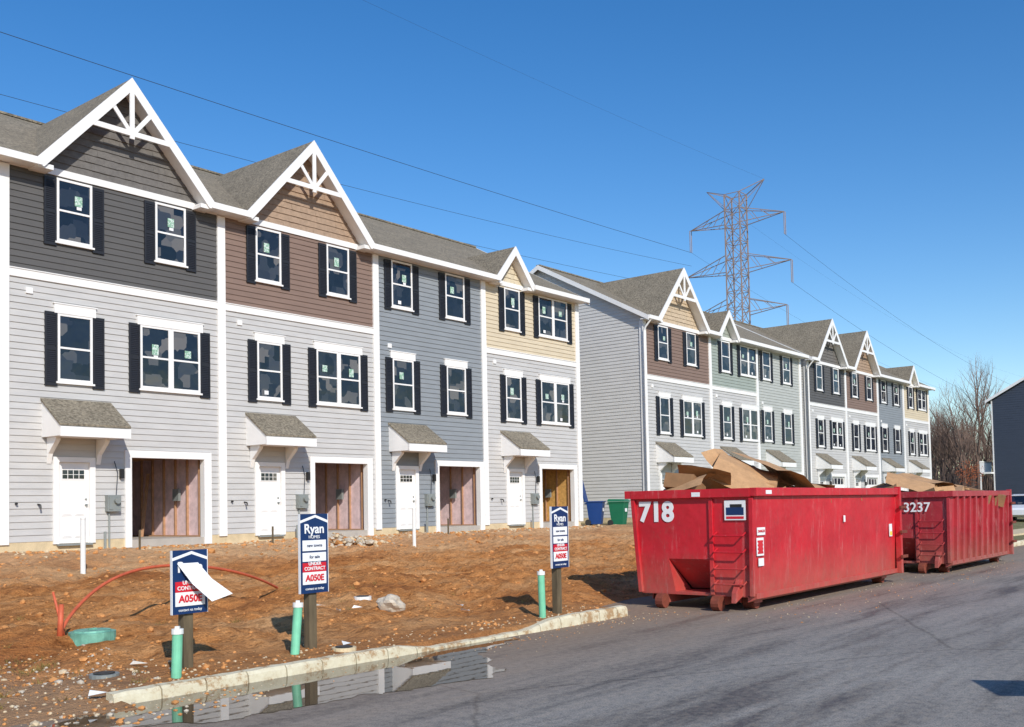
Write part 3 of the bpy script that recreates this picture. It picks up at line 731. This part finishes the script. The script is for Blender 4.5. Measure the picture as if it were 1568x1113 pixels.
for x,y,m1 in ((5.15,9.3,greym),(7.75,8.78,conc),(10.9,11.9,pvcw)):
    b=MB(); b.cyl((0,0,-.05),(0,0,.03),.14,.14,18,m1); b.cyl((0,0,.0301),(0,0,.04),.10,.10,18,blackm); b.build('valve_cover',None,(x,y,hgt(x,y)+.01))
b=MB(); random.seed(5)
for x,y in ((9.3,11.2),(9.5,11.3),(9.7,11.1),(9.9,10.9),(9.4,11.6),(11.3,10.1),(11.4,10.3),(5.6,9.4),(4.7,8.6),(7.9,8.9)):
    s=U(.05,.12); z=hgt(x,y)+.04; a=U(0,3)
    b.face([(x+s*math.cos(a),y+s*math.sin(a),z),(x-s*.5,y+s*.4,z+.04),(x-s*math.cos(a),y-s*math.sin(a),z),(x+s*.4,y-s*.5,z+.01)],random.choice([pvcw,card,pvcw]))
b.build('litter')
def bin_(x,y,rz,mat,openlid):
    root=empty('wheeled_trash_bin',(x,y,hgt(x,y))); root.rotation_euler[2]=rz
    b=MB(); b.hexa([(-.23,-.25,.05),(.23,-.25,.05),(.23,.25,.05),(-.23,.25,.05),(-.31,-.36,1.02),(.31,-.36,1.02),(.31,.36,1.02),(-.31,.36,1.02)],mat)
    b.box(-.34,.34,-.39,.39,1.0,1.05,mat); b.box(-.3,.3,.38,.44,.92,.98,mat); b.box(-.12,.12,-.345,-.33,.6,.75,signw)
    b.build('body',root,bevel=.015)
    l=MB()
    if openlid: l.hexa([(-.32,.38,1.0),(.32,.38,1.0),(.32,.44,1.0),(-.32,.44,1.0),(-.34,.62,2.0),(.34,.62,2.0),(.34,.68,1.99),(-.34,.68,1.99)],mat)
    else: l.hexa([(-.34,-.41,1.06),(.34,-.41,1.06),(.34,.42,1.06),(-.34,.42,1.06),(-.27,-.34,1.14),(.27,-.34,1.14),(.27,.38,1.16),(-.27,.38,1.16)],mat)
    l.build('lid',root,bevel=.01)
    wv=MB()
    for sx in(-.26,.26): wv.cyl((sx-.03,.3,.13),(sx+.03,.3,.13),.13,.13,16,rub)
    wv.build('wheels',root)
bin_(37.1,24.1,.2,green,False); bin_(36.65,25.0,.4,blue,True)
# ------------------------------------------------------------ pylon + cables
PX,PY=111.5,54.6
b=MB()
def bw(z): return .98 if z>23 else .98+(23-z)/23*3.0
lv=[0,6,11,15.5,19.5,23,25,27,29,31,33,35,37,38.9]
def cn(z): w_=bw(z); return [Vector((PX+a*w_,PY+c*w_,z)) for a,c in((-1,-1),(1,-1),(1,1),(-1,1))]
for z0,z1 in zip(lv,lv[1:]):
    a,c=cn(z0),cn(z1)
    for i in range(4):
        j=(i+1)%4
        b.beam(a[i],c[i],.13,.13,steel); b.beam(a[i],c[j],.06,.06,steel); b.beam(a[j],c[i],.06,.06,steel); b.beam(c[i],c[j],.07,.07,steel)
tips=[]
for z,hw,dz in ((35.2,6.2,1.1),(29.4,6.9,1.3),(24.2,6.2,1.2)):
    for sg in(-1,1):
        tip=Vector((PX,PY+sg*hw,z+.4))
        for sx in(-1,1):
            lo=Vector((PX+sx*.98,PY+sg*.98,z)); hi=Vector((PX+sx*.98,PY+sg*.98,z+dz*1.6))
            b.beam(lo,tip,.08,.08,steel); b.beam(hi,tip,.08,.08,steel)
            for k in(.33,.66): b.beam(lo.lerp(tip,k),hi.lerp(tip,k-.2),.05,.05,steel)
        for dx in(-.2,.2): b.cyl(tip+Vector((dx,0,0)),tip+Vector((dx,0,-2.7)),.05,.05,5,steel)
        tips.append(tip)
for sg in(-1,1):
    tip=Vector((PX,PY+sg*3.8,40))
    for sx in(-1,1): b.beam((PX+sx*.98,PY+sg*.98,38.9),tip,.08,.08,steel); b.beam((PX+sx*.98,PY+sg*.98,37),tip,.06,.06,steel)
    tips.append(tip)
b.build('transmission_tower')
b=MB()
# (tip index, start height below arm tip, far end x, sag, radius)
for k,dz,x1,sag,rad in ((1,2.7,-150,2.5,.022),(1,4.4,-150,4.9,.016),(3,1.5,-150,3.9,.016),(6,0,-150,4,.007),
                     (0,2.7,380,9.5,.018),(2,2.7,380,9.5,.018),(1,2.7,380,9.5,.012),(7,0,380,9,.008)):
    t=tips[k]-Vector((0,0,dz)); pts=[]
    for i in range(41):
        u=i/40; pts.append(Vector((t.x+(x1-t.x)*u,t.y,t.z-4*sag*u*(1-u))))
    b.tube(pts,rad,4,wirem)
b.build('power_lines')
# ------------------------------------------------------------ trees
random.seed(21)
def grow(b,p,d,L,r,lev,mx=5):
    n=3; q=p
    for i in range(n):
        d=(d+Vector((U(-.14,.14),U(-.14,.14),U(-.02,.12)))).normalized(); q2=q+d*L/n
        r2=r*(.86 if lev<mx else .6)
        b.cyl(q,q2,r,r2,4 if lev<2 else 3,barkm if lev<3 else twigm,False); q=q2; r=r2
        if lev<mx and (i>0 or lev>0):
            for _ in range(1 if lev<1 else (1 if R()<.7 else 2)):
                a=Vector((U(-1,1),U(-1,1),U(-.1,.9))).normalized(); grow(b,q,(d*.75+a*.75).normalized(),L*U(.5,.72),r*.6,lev+1,mx)
    if lev<mx: grow(b,q,d,L*.62,r*.8,lev+1,mx)
def dirpt(rr,z): return (z*(.7773+rr*.6292),z*(.6292-rr*.7773))
protos=[]
for k in range(3):
    t=MB(); grow(t,Vector((0,0,0)),Vector((0,0,1)),5.2,.17,0,4); protos.append(t.mesh('bare_tree_mesh'))
troot=empty('bare_tree_line')
for k in range(170):
    rr=U(.37,.56); z=U(140,215); x,y=dirpt(rr,z); s=U(1.05,1.45)*(1.3 if .45<rr<.475 and z<165 else 1)
    o=bpy.data.objects.new('tree_%d'%k,random.choice(protos)); C.objects.link(o); o.parent=troot
    o.location=(x,y,.3); o.scale=(s,s,s); o.rotation_euler[2]=U(0,6.28)
b=MB()
for _ in range(6000):
    rr=U(.36,.57); z=U(138,205); x,y=dirpt(rr,z); h=U(2,7); b.cyl((x,y,.3),(x+U(-.9,.9),y+U(-.9,.9),h),.06,.02,3,random.choice([twigm,barkm]),False)
b.build('undergrowth',troot)
b=MB(); grow(b,Vector((0,0,0)),Vector((0,0,1)),1.3,.06,0,3)
for _ in range(500):
    q=Vector(random.gauss(0,1) for _ in range(3)).normalized()*U(.3,1.0); q=Vector((q.x*1.1,q.y*1.1,2.7+q.z*1.1)); s=.07
    b.face([q,q+Vector((U(-s,s),U(-s,s),s)),q+Vector((U(-s,s),s,U(-s,s)))],rustl)
b.build('young_tree',None,(82.5,21.5,GZ))
# ------------------------------------------------------------ car
root=empty('parked_car',(60.0,13.4,hgt(60.0,13.4)+.02)); b=MB()
def loft(secs,mat):
    for (xa_,pa),(xb_,pb) in zip(secs,secs[1:]):
        n=len(pa)
        for i in range(n): j=(i+1)%n; b.face([(xa_,)+pa[i],(xa_,)+pa[j],(xb_,)+pb[j],(xb_,)+pb[i]],mat)
    for x_,p_ in (secs[0],secs[-1]): b.face([(x_,)+q for q in p_],mat)
def sec(w_,z0,z1): return [(-w_,z0),(-w_-.03,(z0+z1)/2),(-w_*.94,z1),(w_*.94,z1),(w_+.03,(z0+z1)/2),(w_,z0)]
loft([(0,sec(.7,.35,.62)),(.15,sec(.84,.25,.72)),(1.2,sec(.88,.2,.90)),(2.4,sec(.9,.2,.94)),(3.7,sec(.9,.2,.95)),(4.45,sec(.86,.25,.93)),(4.6,sec(.75,.4,.8))],carw)
loft([(1.15,sec(.76,.9,.905)),(1.95,sec(.68,.9,1.40)),(2.6,sec(.66,.9,1.45)),(3.3,sec(.66,.9,1.40)),(4.0,sec(.74,.93,.95))],glass)
loft([(1.9,sec(.66,1.39,1.42)),(2.6,sec(.64,1.44,1.48)),(3.35,sec(.64,1.38,1.42))],carw)
for x_ in (1.15,2.55,3.9):
    for sg in(-1,1): b.beam((x_,sg*.80,.9),(x_+(.8 if x_<2 else 0 if x_<3 else -.6),sg*.70,1.4),.05,.05,carw)
for x_ in(.85,3.6):
    for y_ in(-.96,.76): b.cyl((x_,y_,.32),(x_,y_+.2,.32),.33,.33,18,rub); b.cyl((x_,y_-.01,.32),(x_,y_,.32),.2,.2,12,greym)
for sg in(-1,1): b.box(.02,.10,sg*.62-.14,sg*.62+.14,.55,.66,greym)
b.build('body',root)
# unseen sign-shaped stand-in, added outside the frame to cast the asphalt shadow
root=empty('shadow_caster',(8.83,.50,0)); b=MB()
b.cyl((0,0,0),(0,0,1.5),.03,.03,8,greym); b.prism([(-.45,1.35),(0,1.05),(.45,1.35),(0,1.65)],'y',-.04,-.031,M('caster_orange',lin((230,120,30)))); b.build('panel',root)
